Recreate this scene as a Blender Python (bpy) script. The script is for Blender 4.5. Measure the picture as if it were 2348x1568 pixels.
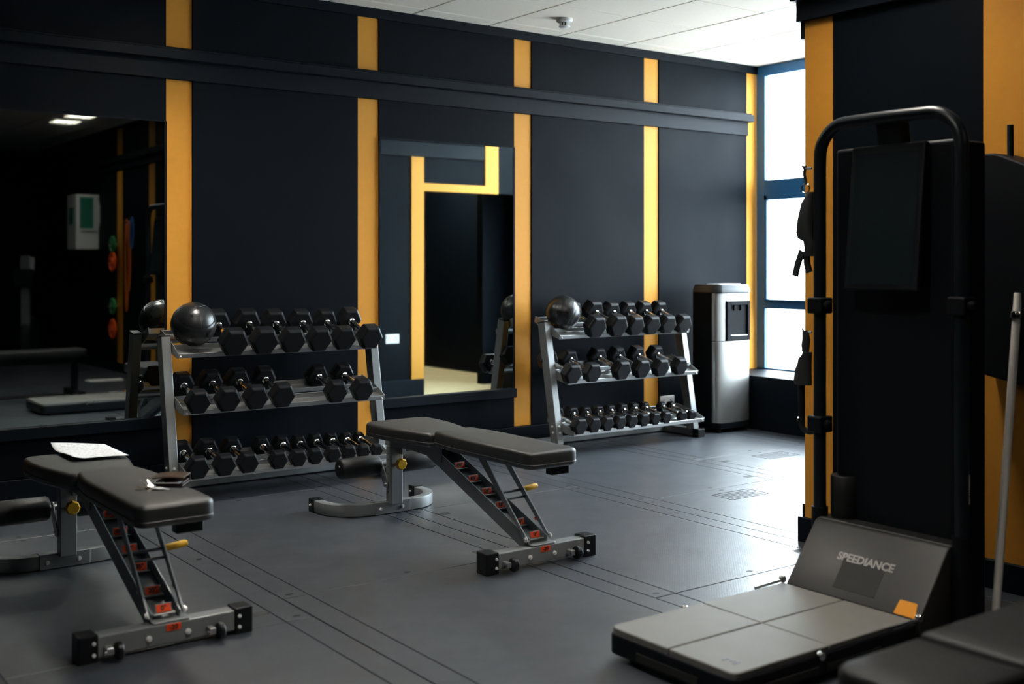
import bpy, bmesh, math, random
from mathutils import Vector, Matrix, Euler

R = math.radians
random.seed(7)
for o in list(bpy.data.objects):
    bpy.data.objects.remove(o)
SC = bpy.context.scene
COL = SC.collection

# ------------------------------------------------------------------ camera
CAM_H = 1.24
cam_d = bpy.data.cameras.new('camera')
cam = bpy.data.objects.new('camera', cam_d)
COL.objects.link(cam)
cam.location = (0, 0, CAM_H)
cam.rotation_euler = (R(90), 0, R(-36.2606))
cam_d.sensor_fit = 'HORIZONTAL'
cam_d.sensor_width = 36.0
cam_d.lens = 2590.4 / 2348 * 36.0
cam_d.shift_y = -(784 - 605.8) / 2348
cam_d.clip_start = 0.05
cam_d.dof.use_dof = True
cam_d.dof.focus_distance = 5.6
cam_d.dof.aperture_fstop = 2.2
SC.camera = cam

# ------------------------------------------------------------------ world, lights, exposure
SKY_STRENGTH = 27.0
LAMP_STRENGTH = 17.0
world = bpy.data.worlds.new('sky')
SC.world = world
world.use_nodes = True
bg = world.node_tree.nodes['Background']
bg.inputs[0].default_value = (0.82, 0.93, 1.0, 1)
bg.inputs[1].default_value = SKY_STRENGTH

SC.view_settings.view_transform = 'Standard'
SC.view_settings.look = 'None'
SC.view_settings.gamma = 1.0
SC.view_settings.use_curve_mapping = False
SC.view_settings.exposure = 0.12
SC.cycles.max_bounces = 8
SC.cycles.diffuse_bounces = 6
SC.cycles.adaptive_threshold = 0.025
SC.cycles.glossy_bounces = 4
SC.cycles.caustics_reflective = False
SC.cycles.caustics_refractive = False

WX = 7.030          # window wall
D = 6.200           # back wall
PX = 4.05           # machine wall
PY = 3.30           # partition wall with the doorway
CEIL = 2.833  # room shell: back wall, window wall and ceiling scaled down about the camera

portal = bpy.data.lights.new('window_portal', 'AREA')
portal.shape = 'RECTANGLE'
portal.size = 2.46
portal.size_y = 2.9
portal.cycles.is_portal = True
po = bpy.data.objects.new('window_portal', portal)
COL.objects.link(po)
po.location = (WX + 0.06, (PY + D) / 2, 1.63)
po.rotation_euler = (0, R(90), 0)

# ------------------------------------------------------------------ materials
def new_mat(name):
    m = bpy.data.materials.new(name)
    m.use_nodes = True
    nt = m.node_tree
    return m, nt, nt.nodes['Principled BSDF']

def mat(name, col, rough=0.5, metal=0.0, spec=0.5, var=0.0, vscale=6.0, bump=0.0, bscale=300.0, rvar=0.0):
    m, nt, b = new_mat(name)
    b.inputs['Base Color'].default_value = (*col, 1)
    b.inputs['Roughness'].default_value = rough
    b.inputs['Metallic'].default_value = metal
    b.inputs['Specular IOR Level'].default_value = spec
    tc = nt.nodes.new('ShaderNodeTexCoord')
    if var > 0 or rvar > 0:
        n = nt.nodes.new('ShaderNodeTexNoise')
        n.inputs['Scale'].default_value = vscale
        n.inputs['Detail'].default_value = 5
        nt.links.new(tc.outputs['Object'], n.inputs['Vector'])
        if var > 0:
            mx = nt.nodes.new('ShaderNodeMix')
            mx.data_type = 'RGBA'
            mx.inputs['A'].default_value = (*[c * (1 - var) for c in col], 1)
            mx.inputs['B'].default_value = (*[min(1, c * (1 + var)) for c in col], 1)
            nt.links.new(n.outputs['Fac'], mx.inputs['Factor'])
            nt.links.new(mx.outputs['Result'], b.inputs['Base Color'])
        if rvar > 0:
            mr = nt.nodes.new('ShaderNodeMapRange')
            mr.inputs['From Min'].default_value = 0.3
            mr.inputs['From Max'].default_value = 0.7
            mr.inputs['To Min'].default_value = max(0.02, rough - rvar)
            mr.inputs['To Max'].default_value = min(1, rough + rvar)
            nt.links.new(n.outputs['Fac'], mr.inputs['Value'])
            nt.links.new(mr.outputs['Result'], b.inputs['Roughness'])
    if bump > 0:
        n2 = nt.nodes.new('ShaderNodeTexNoise')
        n2.inputs['Scale'].default_value = bscale
        n2.inputs['Detail'].default_value = 2
        nt.links.new(tc.outputs['Object'], n2.inputs['Vector'])
        bp = nt.nodes.new('ShaderNodeBump')
        bp.inputs['Strength'].default_value = bump
        bp.inputs['Distance'].default_value = 0.002
        nt.links.new(n2.outputs['Fac'], bp.inputs['Height'])
        nt.links.new(bp.outputs['Normal'], b.inputs['Normal'])
    return m

def emit_mat(name, col, strength):
    m, nt, b = new_mat(name)
    b.inputs['Base Color'].default_value = (*col, 1)
    b.inputs['Emission Color'].default_value = (*col, 1)
    b.inputs['Emission Strength'].default_value = strength
    return m

M = {}
M['wall'] = mat('black_wall_paint', (0.0022, 0.0040, 0.0066), 0.58, spec=0.055, var=0.12, vscale=2.5, bump=0.12, bscale=160, rvar=0.05)
M['trim'] = mat('black_trim_paint', (0.0034, 0.0060, 0.0100), 0.5, spec=0.10, var=0.1, vscale=3)
M['gold'] = mat('gold_paint', (0.645, 0.280, 0.034), 0.55, spec=0.2, var=0.06, vscale=30, bump=0.08, bscale=200)
M['ceil'] = mat('ceiling_tile_white', (0.87, 0.81, 0.71), 0.85, spec=0.2, var=0.05, vscale=40, bump=0.25, bscale=220)
M['grid'] = mat('ceiling_grid_gap_shade', (0.10, 0.095, 0.09), 0.7)  # bars coloured dark to stand in for shade in the tile gaps
M['slab'] = mat('concrete_slab', (0.05, 0.05, 0.05), 0.9)
M['steel'] = mat('silver_powder_coat', (0.25, 0.265, 0.27), 0.40, metal=0.4, var=0.06, vscale=60, bump=0.06, bscale=500)
M['rail_steel'] = mat('satin_steel', (0.38, 0.39, 0.39), 0.32, metal=0.75, var=0.08, vscale=20)
M['chrome'] = mat('chrome', (0.78, 0.78, 0.77), 0.12, metal=1.0)
M['zinc'] = mat('bright_zinc', (0.90, 0.90, 0.88), 0.25, metal=0.15)
M['rubber'] = mat('black_rubber', (0.0070, 0.0076, 0.0092), 0.42, spec=0.14, var=0.15, vscale=40, bump=0.15, bscale=420)
M['cap'] = mat('black_plastic', (0.007, 0.0075, 0.009), 0.38, spec=0.3, bump=0.05, bscale=300)
M['vinyl'] = mat('black_vinyl', (0.012, 0.012, 0.012), 0.44, spec=1.0, var=0.1, vscale=30, bump=0.3, bscale=520)
M['vinyl_matt'] = mat('matt_black_vinyl', (0.009, 0.009, 0.010), 0.5, spec=0.35, bump=0.3, bscale=520)
M['foam'] = mat('black_foam', (0.008, 0.008, 0.009), 0.45, spec=0.35, bump=0.2, bscale=350)
M['yellow'] = mat('yellow_plastic', (0.80, 0.43, 0.015), 0.42, var=0.08, vscale=60)
M['red'] = mat('red_label', (0.92, 0.085, 0.015), 0.5)
M['ink'] = mat('black_ink', (0.01, 0.01, 0.01), 0.6)
M['white'] = mat('white_plastic', (0.75, 0.76, 0.76), 0.35)
M['ball'] = mat('ball_rubber', (0.011, 0.012, 0.013), 0.30, spec=0.55, rvar=0.06, vscale=20)
M['silver_panel'] = mat('brushed_silver_panel', (0.31, 0.31, 0.30), 0.36, metal=0.85, var=0.04, vscale=40, bump=0.05, bscale=500)
M['cooler_black'] = mat('cooler_black_plastic', (0.003, 0.0045, 0.006), 0.55, spec=0.06)
M['cooler_grey'] = mat('cooler_top_grey', (0.022, 0.026, 0.030), 0.35, spec=0.35)
M['win_frame'] = mat('flare_blue_window_frame', (0.022, 0.14, 0.33), 0.4)  # blue tint of lens flare is put into the frame colour
M['machine'] = mat('matt_black_machine', (0.0040, 0.0050, 0.0075), 0.5, spec=0.2)
M['machine_frame'] = mat('machine_tube_black', (0.005, 0.009, 0.012), 0.36, spec=0.35)
M['console'] = mat('dark_grey_console', (0.038, 0.037, 0.036), 0.45, metal=0.2, bump=0.05, bscale=400)
M['console_top'] = mat('console_edge_black', (0.02, 0.02, 0.02), 0.4)
M['bar'] = mat('bright_steel_bar', (0.86, 0.83, 0.76), 0.3, metal=0.1)
M['deck'] = mat('grey_deck', (0.180, 0.176, 0.163), 0.6, var=0.10, vscale=9, bump=0.15, bscale=260)
M['letter'] = mat('grey_lettering', (0.42, 0.41, 0.40), 0.5)
M['letter_white'] = mat('white_lettering', (0.85, 0.85, 0.85), 0.5)
M['letter_dim'] = mat('dim_lettering', (0.16, 0.17, 0.19), 0.5)
M['grille'] = mat('console_grille', (0.014, 0.014, 0.014), 0.6)
M['screen'] = mat('black_glass_screen', (0.010, 0.017, 0.021), 0.22, spec=0.5)
M['orange'] = mat('orange_tag', (0.95, 0.36, 0.01), 0.5)
M['paper'] = None
M['leather'] = mat('brown_leather', (0.035, 0.014, 0.007), 0.35, var=0.3, vscale=60, bump=0.2, bscale=300)
M['brass'] = mat('worn_nickel', (0.62, 0.58, 0.48), 0.28, metal=1.0, var=0.15, vscale=80)
M['wood_floor'] = mat('pale_vinyl_floor', (0.62, 0.50, 0.28), 0.5, var=0.12, vscale=8)
M['socket'] = mat('socket_white', (0.80, 0.80, 0.79), 0.3)
M['disc_orange'] = mat('orange_plate', (1.0, 0.11, 0.012), 0.45)
M['disc_green'] = mat('green_plate', (0.02, 0.26, 0.08), 0.45)
M['band_orange'] = mat('orange_band', (0.75, 0.16, 0.02), 0.55)
M['band_blue'] = mat('blue_band', (0.02, 0.11, 0.35), 0.55)
M['green_sign'] = mat('green_sign', (0.02, 0.20, 0.13), 0.4)
M['strap'] = mat('black_nylon', (0.016, 0.018, 0.020), 0.6, bump=0.2, bscale=500)
M['towel'] = mat('white_towel', (0.75, 0.74, 0.72), 0.8)

# mirror
m, nt, b = new_mat('mirror_glass')
b.inputs['Base Color'].default_value = (0.66, 0.74, 0.74, 1)
b.inputs['Metallic'].default_value = 1.0
b.inputs['Roughness'].default_value = 0.02
M['mirror'] = m
# clear window glass: transparent with a fresnel reflection
m, nt, b = new_mat('clear_glass')
nt.nodes.remove(b)
tr = nt.nodes.new('ShaderNodeBsdfTransparent')
tr.inputs[0].default_value = (0.95, 0.97, 0.98, 1)
gl = nt.nodes.new('ShaderNodeBsdfGlossy')
gl.inputs['Roughness'].default_value = 0.02
mx = nt.nodes.new('ShaderNodeMixShader')
mx.inputs[0].default_value = 0.05
nt.links.new(tr.outputs[0], mx.inputs[1])
nt.links.new(gl.outputs[0], mx.inputs[2])
nt.links.new(mx.outputs[0], nt.nodes['Material Output'].inputs[0])
M['glass'] = m
# rubber mat: fine diamond emboss
m, nt, b = new_mat('rubber_mat')
tc = nt.nodes.new('ShaderNodeTexCoord')
mp = nt.nodes.new('ShaderNodeMapping')
mp.inputs['Rotation'].default_value = (0, 0, R(45))
nt.links.new(tc.outputs['Object'], mp.inputs['Vector'])
vo = nt.nodes.new('ShaderNodeTexVoronoi')
vo.distance = 'CHEBYCHEV'
vo.inputs['Scale'].default_value = 105
vo.inputs['Randomness'].default_value = 0.0
nt.links.new(mp.outputs[0], vo.inputs['Vector'])
bp = nt.nodes.new('ShaderNodeBump')
bp.inputs['Strength'].default_value = 0.22
bp.inputs['Distance'].default_value = 0.0012
nt.links.new(vo.outputs['Distance'], bp.inputs['Height'])
nt.links.new(bp.outputs[0], b.inputs['Normal'])
geo = nt.nodes.new('ShaderNodeNewGeometry')
n1 = nt.nodes.new('ShaderNodeTexNoise')
n1.inputs['Scale'].default_value = 2.2
n1.inputs['Detail'].default_value = 6
n1.inputs['Roughness'].default_value = 0.62
nt.links.new(geo.outputs['Position'], n1.inputs['Vector'])
cr = nt.nodes.new('ShaderNodeValToRGB')
cr.color_ramp.elements[0].position = 0.32
cr.color_ramp.elements[0].color = (0.019, 0.024, 0.032, 1)
cr.color_ramp.elements[1].position = 0.70
cr.color_ramp.elements[1].color = (0.049, 0.054, 0.065, 1)
nt.links.new(n1.outputs['Fac'], cr.inputs[0])
nt.links.new(cr.outputs[0], b.inputs['Base Color'])
mr = nt.nodes.new('ShaderNodeMapRange')
mr.inputs['From Min'].default_value = 0.3
mr.inputs['From Max'].default_value = 0.7
mr.inputs['To Min'].default_value = 0.45
mr.inputs['To Max'].default_value = 0.34
nt.links.new(n1.outputs['Fac'], mr.inputs['Value'])
nt.links.new(mr.outputs[0], b.inputs['Roughness'])
b.inputs['Specular IOR Level'].default_value = 1.0
M['mat'] = m
# handwritten sheet
m, nt, b = new_mat('handwritten_paper')
tc = nt.nodes.new('ShaderNodeTexCoord')
sx = nt.nodes.new('ShaderNodeSeparateXYZ')
nt.links.new(tc.outputs['Object'], sx.inputs[0])
w1 = nt.nodes.new('ShaderNodeMath'); w1.operation = 'MULTIPLY'; w1.inputs[1].default_value = 58.0
nt.links.new(sx.outputs['Y'], w1.inputs[0])
w2 = nt.nodes.new('ShaderNodeMath'); w2.operation = 'FRACT'
nt.links.new(w1.outputs[0], w2.inputs[0])
w3 = nt.nodes.new('ShaderNodeMath'); w3.operation = 'LESS_THAN'; w3.inputs[1].default_value = 0.38
nt.links.new(w2.outputs[0], w3.inputs[0])
nz = nt.nodes.new('ShaderNodeTexNoise')
nz.inputs['Scale'].default_value = 90
nz.inputs['Detail'].default_value = 4
nt.links.new(tc.outputs['Object'], nz.inputs['Vector'])
w4 = nt.nodes.new('ShaderNodeMath'); w4.operation = 'GREATER_THAN'; w4.inputs[1].default_value = 0.56
nt.links.new(nz.outputs['Fac'], w4.inputs[0])
w5 = nt.nodes.new('ShaderNodeMath'); w5.operation = 'MULTIPLY'
nt.links.new(w3.outputs[0], w5.inputs[0]); nt.links.new(w4.outputs[0], w5.inputs[1])
mx = nt.nodes.new('ShaderNodeMix'); mx.data_type = 'RGBA'
mx.inputs['A'].default_value = (0.86, 0.88, 0.90, 1)
mx.inputs['B'].default_value = (0.42, 0.44, 0.48, 1)
nt.links.new(w5.outputs[0], mx.inputs['Factor'])
nt.links.new(mx.outputs['Result'], b.inputs['Base Color'])
b.inputs['Roughness'].default_value = 0.6
M['paper'] = m
M['lamp'] = emit_mat('lamp_diffuser', (1.0, 0.95, 0.87), LAMP_STRENGTH)
M['lamp_main'] = emit_mat('main_lamp_diffuser', (1.0, 0.94, 0.85), 76.0)
M['lamp_wall'] = emit_mat('wall_side_lamp_diffuser', (1.0, 0.94, 0.85), 120.0)
M['lamp_front'] = emit_mat('front_lamp_diffuser', (1.0, 0.94, 0.86), 95.0)
M['lobby'] = emit_mat('added_lobby_lamp_diffuser', (1.0, 0.95, 0.85), 75.0)  # glow of the added lobby lamp
M['led'] = emit_mat('led_panel_diffuser', (0.95, 0.98, 1.0), 9.0)

# ------------------------------------------------------------------ mesh helpers
class MB:
    def __init__(s):
        s.v = []; s.f = []
    def add(s, verts, faces, mtx=None):
        n = len(s.v)
        if mtx is not None:
            verts = [mtx @ Vector(p) for p in verts]
        s.v += [tuple(p) for p in verts]
        s.f += [tuple(i + n for i in f) for f in faces]
        return s
    def box(s, x0, x1, y0, y1, z0, z1, mtx=None):
        v = [(x0, y0, z0), (x1, y0, z0), (x1, y1, z0), (x0, y1, z0), (x0, y0, z1), (x1, y0, z1), (x1, y1, z1), (x0, y1, z1)]
        return s.add(v, [(0, 3, 2, 1), (4, 5, 6, 7), (0, 1, 5, 4), (1, 2, 6, 5), (2, 3, 7, 6), (3, 0, 4, 7)], mtx)
    def loft(s, rings, caps=True, closed=True):
        n = len(rings[0]); v = [p for r in rings for p in r]; f = []
        for i in range(len(rings) - 1):
            for j in range(n if closed else n - 1):
                k = (j + 1) % n
                f.append((i * n + j, i * n + k, (i + 1) * n + k, (i + 1) * n + j))
        if caps:
            f.append(tuple(range(n - 1, -1, -1)))
            f.append(tuple((len(rings) - 1) * n + j for j in range(n)))
        return s.add(v, f)
    def tube(s, path, r, n=12, caps=True, rx=None, up=None):
        """round (or elliptical/rectangular when n==4) tube along a list of points"""
        path = [Vector(p) for p in path]; rings = []
        upv = Vector(up) if up else None
        prev = None
        for i, p in enumerate(path):
            a = path[max(i - 1, 0)]; c = path[min(i + 1, len(path) - 1)]
            t = (c - a).normalized()
            if upv is not None:
                nx = t.cross(upv)
                if nx.length < 1e-4: nx = prev or t.orthogonal()
            elif prev is None:
                nx = t.orthogonal()
            else:
                nx = prev - t * prev.dot(t)
            nx.normalize(); prev = nx
            ny = t.cross(nx)
            rr = r[i] if isinstance(r, (list, tuple)) else r
            ra = rr if rx is None else rx
            if n == 4:
                rings.append([p + nx * a_ * ra + ny * b_ * rr for a_, b_ in ((-1, -1), (1, -1), (1, 1), (-1, 1))])
            else:
                rings.append([p + nx * ra * math.cos(2 * math.pi * k / n) + ny * rr * math.sin(2 * math.pi * k / n) for k in range(n)])
        return s.loft(rings, caps)
    def cyl(s, a, b, r, n=16, r2=None):
        return s.tube([a, b], [r, r if r2 is None else r2], n)
    def lathe(s, prof, mtx=None, n=24):
        """prof: (radius, height) along local z"""
        rings = []
        for r, z in prof:
            ring = [Vector((r * math.cos(2 * math.pi * k / n), r * math.sin(2 * math.pi * k / n), z)) for k in range(n)]
            rings.append([mtx @ p for p in ring] if mtx is not None else ring)
        return s.loft(rings)
    def prism(s, poly, h0, h1, axis='z', mtx=None):
        """poly in the plane perpendicular to axis: z->(x,y), x->(y,z), y->(x,z)"""
        def pt(a, b, h):
            return Vector((a, b, h)) if axis == 'z' else Vector((h, a, b)) if axis == 'x' else Vector((a, h, b))
        r0 = [pt(a, b, h0) for a, b in poly]; r1 = [pt(a, b, h1) for a, b in poly]
        if mtx is not None:
            r0 = [mtx @ p for p in r0]; r1 = [mtx @ p for p in r1]
        return s.loft([r0, r1])
    def mesh(s, name, bevel=0.0, seg=2, smooth=False, angle=35):
        me = bpy.data.meshes.new(name)
        bm = bmesh.new()
        vs = [bm.verts.new(p) for p in s.v]
        for f in s.f:
            try: bm.faces.new([vs[i] for i in f])
            except ValueError: pass
        bmesh.ops.recalc_face_normals(bm, faces=bm.faces[:])
        if bevel > 0:
            es = [e for e in bm.edges if len(e.link_faces) == 2 and e.calc_face_angle(0) > R(30)]
            bmesh.ops.bevel(bm, geom=es, offset=bevel, segments=seg, profile=0.5, affect='EDGES', clamp_overlap=True)
        if smooth:
            for f in bm.faces: f.smooth = True
            for e in bm.edges:
                if len(e.link_faces) == 2 and e.calc_face_angle(0) > R(angle): e.smooth = False
        bm.to_mesh(me); bm.free()
        return me
    def build(s, name, m, parent=None, bevel=0.0, seg=2, smooth=False, angle=35, loc=None, rot=None):
        me = s.mesh(name, bevel, seg, smooth, angle)
        me.materials.append(M[m] if isinstance(m, str) else m)
        return put(name, me, parent, loc, rot)

def put(name, me, parent=None, loc=None, rot=None):
    o = bpy.data.objects.new(name, me)
    COL.objects.link(o)
    if parent is not None: o.parent = parent
    if loc is not None: o.location = loc
    if rot is not None: o.rotation_euler = rot
    return o

def tag(o, label, cat, group=None):
    o['label'] = label; o['category'] = cat
    if group: o['group'] = group
    return o

def thing(name, label, cat, loc=(0, 0, 0), rz=0, group=None):
    o = bpy.data.objects.new(name, None)
    o.empty_display_size = 0.1
    COL.objects.link(o)
    o.location = loc; o.rotation_euler = (0, 0, rz)
    return tag(o, label, cat, group)

def struct(o):
    o['kind'] = 'structure'
    return o

def copy_tree(o, parent=None):
    c = o.copy(); COL.objects.link(c); c.parent = parent
    for ch in list(o.children): copy_tree(ch, c)
    return c

def rounded(poly, r, seg=5):
    """round the corners of a 2-D polygon"""
    out = []; n = len(poly)
    for i in range(n):
        p = Vector(poly[i]); a = Vector(poly[i - 1]); c = Vector(poly[(i + 1) % n])
        rr = r[i] if isinstance(r, (list, tuple)) else r
        da = (a - p); dc = (c - p)
        rr = min(rr, da.length * 0.49, dc.length * 0.49)
        A = p + da.normalized() * rr; B = p + dc.normalized() * rr
        for k in range(seg + 1):
            t = k / seg
            q = A * (1 - t) ** 2 + p * 2 * t * (1 - t) + B * t * t
            out.append((q.x, q.y))
    return out

def text_mesh(txt, size, depth=0.0008, bold=0.0):
    cu = bpy.data.curves.new('txt', 'FONT')
    cu.body = txt; cu.size = size; cu.extrude = depth; cu.offset = bold
    cu.align_x = 'CENTER'; cu.align_y = 'CENTER'; cu.resolution_u = 3
    ob = bpy.data.objects.new('txt', cu)
    COL.objects.link(ob)
    dg = bpy.context.evaluated_depsgraph_get()
    me = bpy.data.meshes.new_from_object(ob.evaluated_get(dg))
    bpy.data.objects.remove(ob); bpy.data.curves.remove(cu)
    me.name = 'lettering'
    return me

def lettering(txt, size, m, parent, mtx, bold=0.0, sx=1.0, name='lettering'):
    me = text_mesh(txt, size, bold=bold)
    me.materials.clear(); me.materials.append(M[m])
    me.transform(mtx @ Matrix.Diagonal((sx, 1, 1, 1)))
    return put(name, me, parent)

def frame_mtx(origin, xdir, ydir):
    x = Vector(xdir).normalized(); y = Vector(ydir).normalized(); z = x.cross(y).normalized(); y = z.cross(x)
    m = Matrix.Identity(4)
    for i in range(3):
        m[i][0], m[i][1], m[i][2], m[i][3] = x[i], y[i], z[i], origin[i]
    return m

def bolt(parent, p, d, r=0.007, name='bolt', m='zinc'):
    d = Vector(d).normalized(); p = Vector(p)
    b = MB(); b.cyl(p - d * 0.001, p + d * 0.004, r, 8); b.cyl(p + d * 0.004, p + d * 0.009, r * 0.62, 8)
    return b.build(name, m, parent, smooth=True)

# ================================================================== STRUCTURE
X0R, Y0R = -2.6, -4.6     # far limits of the room behind the camera

# ---- floor with rubber mats
fl = MB()
fl.box(X0R - .1, PX, Y0R - .1, D + .1, -0.12, -0.016)
fl.box(PX, WX + .1, PY - .1, D + .1, -0.12, -0.016)
floor = struct(fl.build('floor', 'slab'))
SEAM0, MW, ML = 1.79, 1.1225, 1.80
def make_mat(w, l, left, right):
    """rubber mat of width w, length l; left/right: build the long groove there"""
    b = MB(); g = 0.0028; gw = 0.0035; gd = 0.004; ins = 0.104
    xs = []
    cuts = ([ins] if left else []) + ([w - ins] if right else [])
    prof = [(g, -0.0155), (g, -0.0006), (g + 0.0006, 0.0)]
    for c_ in cuts:
        prof += [(c_ - gw, 0.0), (c_ - gw * .3, -gd), (c_ + gw * .3, -gd), (c_ + gw, 0.0)]
    prof += [(w - g - 0.0006, 0.0), (w - g, -0.0006), (w - g, -0.0155)]
    r = []
    for y, dz, ch in ((g, -0.0006, 1), (g + 0.0006, 0, 0), (l - g - 0.0006, 0, 0), (l - g, -0.0006, 1)):
        r.append([Vector((x, y, max(-0.0155, min(z, z if z < -0.002 else z + dz)))) for x, z in prof])
    b.loft(r)
    return b
mat_cache = {}
hole_me = MB().tube([(0, 0, -0.001), (0, 0, 0.0006)], 0.013, 10).mesh('fixing_hole'); hole_me.materials.append(M['ink'])
mark_me = MB().prism(rounded([(-.03, -.02), (.03, -.02), (.03, .02), (-.03, .02)], .008), -0.001, 0.0006).mesh('mat_mark'); mark_me.materials.append(M['ink'])
pb = MB()
for (x0, x1, y0, y1) in ((-.145, .145, -.078, -.074), (-.145, .145, .074, .078), (-.145, -.141, -.074, .074), (.141, .145, -.074, .074)):
    pb.box(x0, x1, y0, y1, -0.001, 0.0012)
for k in range(5):
    pb.box(-.12, .12 - .03 * (k % 2), -.055 + k * .024, -.047 + k * .024, -0.001, 0.0009)
plate_me = pb.mesh('mat_nameplate'); plate_me.materials.append(M['rubber'])
offs = {-4: .4, -3: 1.2, -2: .7, -1: 3.62, 0: 3.875, 1: 3.07, 2: 4.365, 3: 5.08, 4: 4.5}
for k in range(-4, 5):
    xa = SEAM0 + k * MW; xb = xa + MW
    ymin = Y0R if xb < PX + .05 else PY + .012
    xa_, xb_ = max(xa, X0R), min(xb, 6.493 if k >= 3 else PX - .002 if abs(xb - PX) < .03 else xb)
    if xb_ - xa_ < .05: continue
    y = offs[k]
    while y > ymin: y -= ML
    while y < D - 0.02:
        ya, yb = max(y, ymin), min(y + ML, D - 0.02)
        if yb - ya > 0.03:
            key = (round(xb_ - xa_, 3), round(yb - ya, 3))
            if key not in mat_cache:
                me = make_mat(xb_ - xa_, yb - ya, xa_ == xa, xb_ == xb or abs(xb - PX) < .03).mesh('floor_mat')
                me.materials.append(M['mat']); mat_cache[key] = me
            mo = put('floor_mat', mat_cache[key], floor, (xa_, ya, 0))
            w, l = xb_ - xa_, yb - ya
            if ya > 2.4 and xb_ > 0.6:
                # plug holes along the joints, a mark in the corner, a maker's plate
                for hx in (0.045, w * .5, w - .045):
                    for hy in ((.043,) if ya == y else ()) + ((l - .043,) if yb == y + ML else ()):
                        put('fixing_hole', hole_me, mo, (hx, hy, 0), (0, 0, 0)).scale = (1.25, .8, 1)
                if l > 1.4:
                    put('fixing_hole', hole_me, mo, (w - .04, l * .55, 0))
                    put('mat_mark', mark_me, mo, (.14, l - .14, 0))
                    put('mat_mark', mark_me, mo, (w - .14, .14, 0))
                if k >= 2 and l > .5 and yb == y + ML:
                    put('mat_nameplate', plate_me, mo, (w * .5, l - .18, 0))
        y += ML

# ---- ceiling with tiles
ce = MB()
ce.box(X0R - .1, PX + .05, Y0R - .1, D + .1, 2.96, 3.05)
ce.box(PX + .05, WX + .1, PY - .1, D + .1, 2.96, 3.05)
ceiling = struct(ce.build('ceiling', 'slab'))
GX0, GY0, GS = 3.748, D - 0.180, 0.5915
LIT = {}   # cells that hold a light fitting instead of a tile
def cell(x, y): return (math.floor((x - GX0) / GS), math.floor((GY0 - y) / GS))
LED_CELLS = [cell(5.8, 4.53)]
LOUVRE_CELLS = [cell(3.45, -.3), cell(3.45, -1.0)]
EXTRA_CELLS = [cell(2.2, 5.25), cell(3.45, 3.0), cell(1.6, 2.3)]
tile_cache = {}
gaps = MB()
for i in range(-12, 7):
    for j in range(-1, 19):
        xa, xb = GX0 + i * GS, GX0 + (i + 1) * GS
        yb, ya = GY0 - j * GS, GY0 - (j + 1) * GS
        xlim = WX - .002 if (ya + yb) / 2 > PY else PX - .002
        xa, xb = max(xa, X0R), min(xb, xlim)
        ya, yb = max(ya, Y0R), min(yb, D)
        if xb > PX + .01 and ya < PY: ya = max(ya, PY + .002)
        if xb - xa < .05 or yb - ya < .05: continue
        if (i, j) in LED_CELLS + LOUVRE_CELLS + EXTRA_CELLS: continue
        key = (round(xb - xa, 3), round(yb - ya, 3))
        if key not in tile_cache:
            w, l = key
            b = MB(); b.box(-w / 2 + .006, w / 2 - .006, -l / 2 + .006, l / 2 - .006, 0, .016)
            me = b.mesh('ceiling_tile', bevel=.003, seg=1); me.materials.append(M['ceil']); tile_cache[key] = me
        put('ceiling_tile', tile_cache[key], ceiling, ((xa + xb) / 2, (ya + yb) / 2, CEIL + random.uniform(-.0008, .0008)))
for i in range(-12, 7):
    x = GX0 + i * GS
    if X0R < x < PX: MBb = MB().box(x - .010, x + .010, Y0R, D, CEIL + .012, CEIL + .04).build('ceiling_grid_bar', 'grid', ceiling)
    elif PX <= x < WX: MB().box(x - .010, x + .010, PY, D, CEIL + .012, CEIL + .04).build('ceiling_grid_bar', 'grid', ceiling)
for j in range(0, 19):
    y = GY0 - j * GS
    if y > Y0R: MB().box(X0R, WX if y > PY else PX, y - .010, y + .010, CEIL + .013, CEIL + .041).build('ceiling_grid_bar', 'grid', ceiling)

# ---- back wall: gold strips, dark panels, rail, crown, baseboard
STR = [2.162 + 1.1991 * k for k in range(-4, 4)]      # left edges of the strips
SW = 0.1465
wb = struct(MB().box(X0R - .1, WX + .1, D, D + .12, -.12, 3.05).build('wall_back', 'wall'))
PZ = (.116, 2.286, 2.45, 2.80)
def strip(x0, x1, z0, z1, parent=wb):
    MB().box(x0, x1, D - .003, D + .001, z0, z1).build('gold_strip', 'gold', parent)
for s_ in STR:
    strip(s_, s_ + SW, .135, 2.27); strip(s_, s_ + SW, 2.42, 2.774)
strip(6.875, WX - .002, .40, 2.774)
edges = [X0R] + [v for s_ in STR for v in (s_, s_ + SW)] + [6.875]
MIRR = [(STR[3] + SW, STR[4]), (STR[5] + SW, STR[6])]
MZ0, MZ1 = .399, 2.029
for i in range(0, len(edges), 2):
    xa, xb = edges[i], edges[i + 1]
    if xb - xa < .05: continue
    ismir = any(abs(xa - a) < .01 for a, _ in MIRR)
    segs = [(.135, .336), (MZ1 + .004, 2.27)] if ismir else [(.135, 2.27)]
    for za, zb in segs + [(2.42, 2.774)]:
        MB().box(xa + .002, xb - .002, D - .012, D + .001, za, zb).build('wall_panel', 'wall', wb, bevel=.0015, seg=1)
bb = struct(MB().box(X0R, 6.49, D - .02, D, 0, .132).build('baseboard_back', 'trim', bevel=.003, seg=1))
rb = MB()
rb.box(X0R, 6.875, D - .028, D, 2.2685, 2.38)
rail = struct(rb.build('trim_1', 'trim', bevel=.002, seg=1))
MB().box(X0R, 6.893, D - .074, D - .0, 2.373, 2.428).build('rail_ledge', 'trim', rail, bevel=.004, seg=2)
MB().box(X0R, 6.888, D - .054, D - .0, 2.428, 2.442).build('rail_cap', 'trim', rail, bevel=.003, seg=1)
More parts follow.
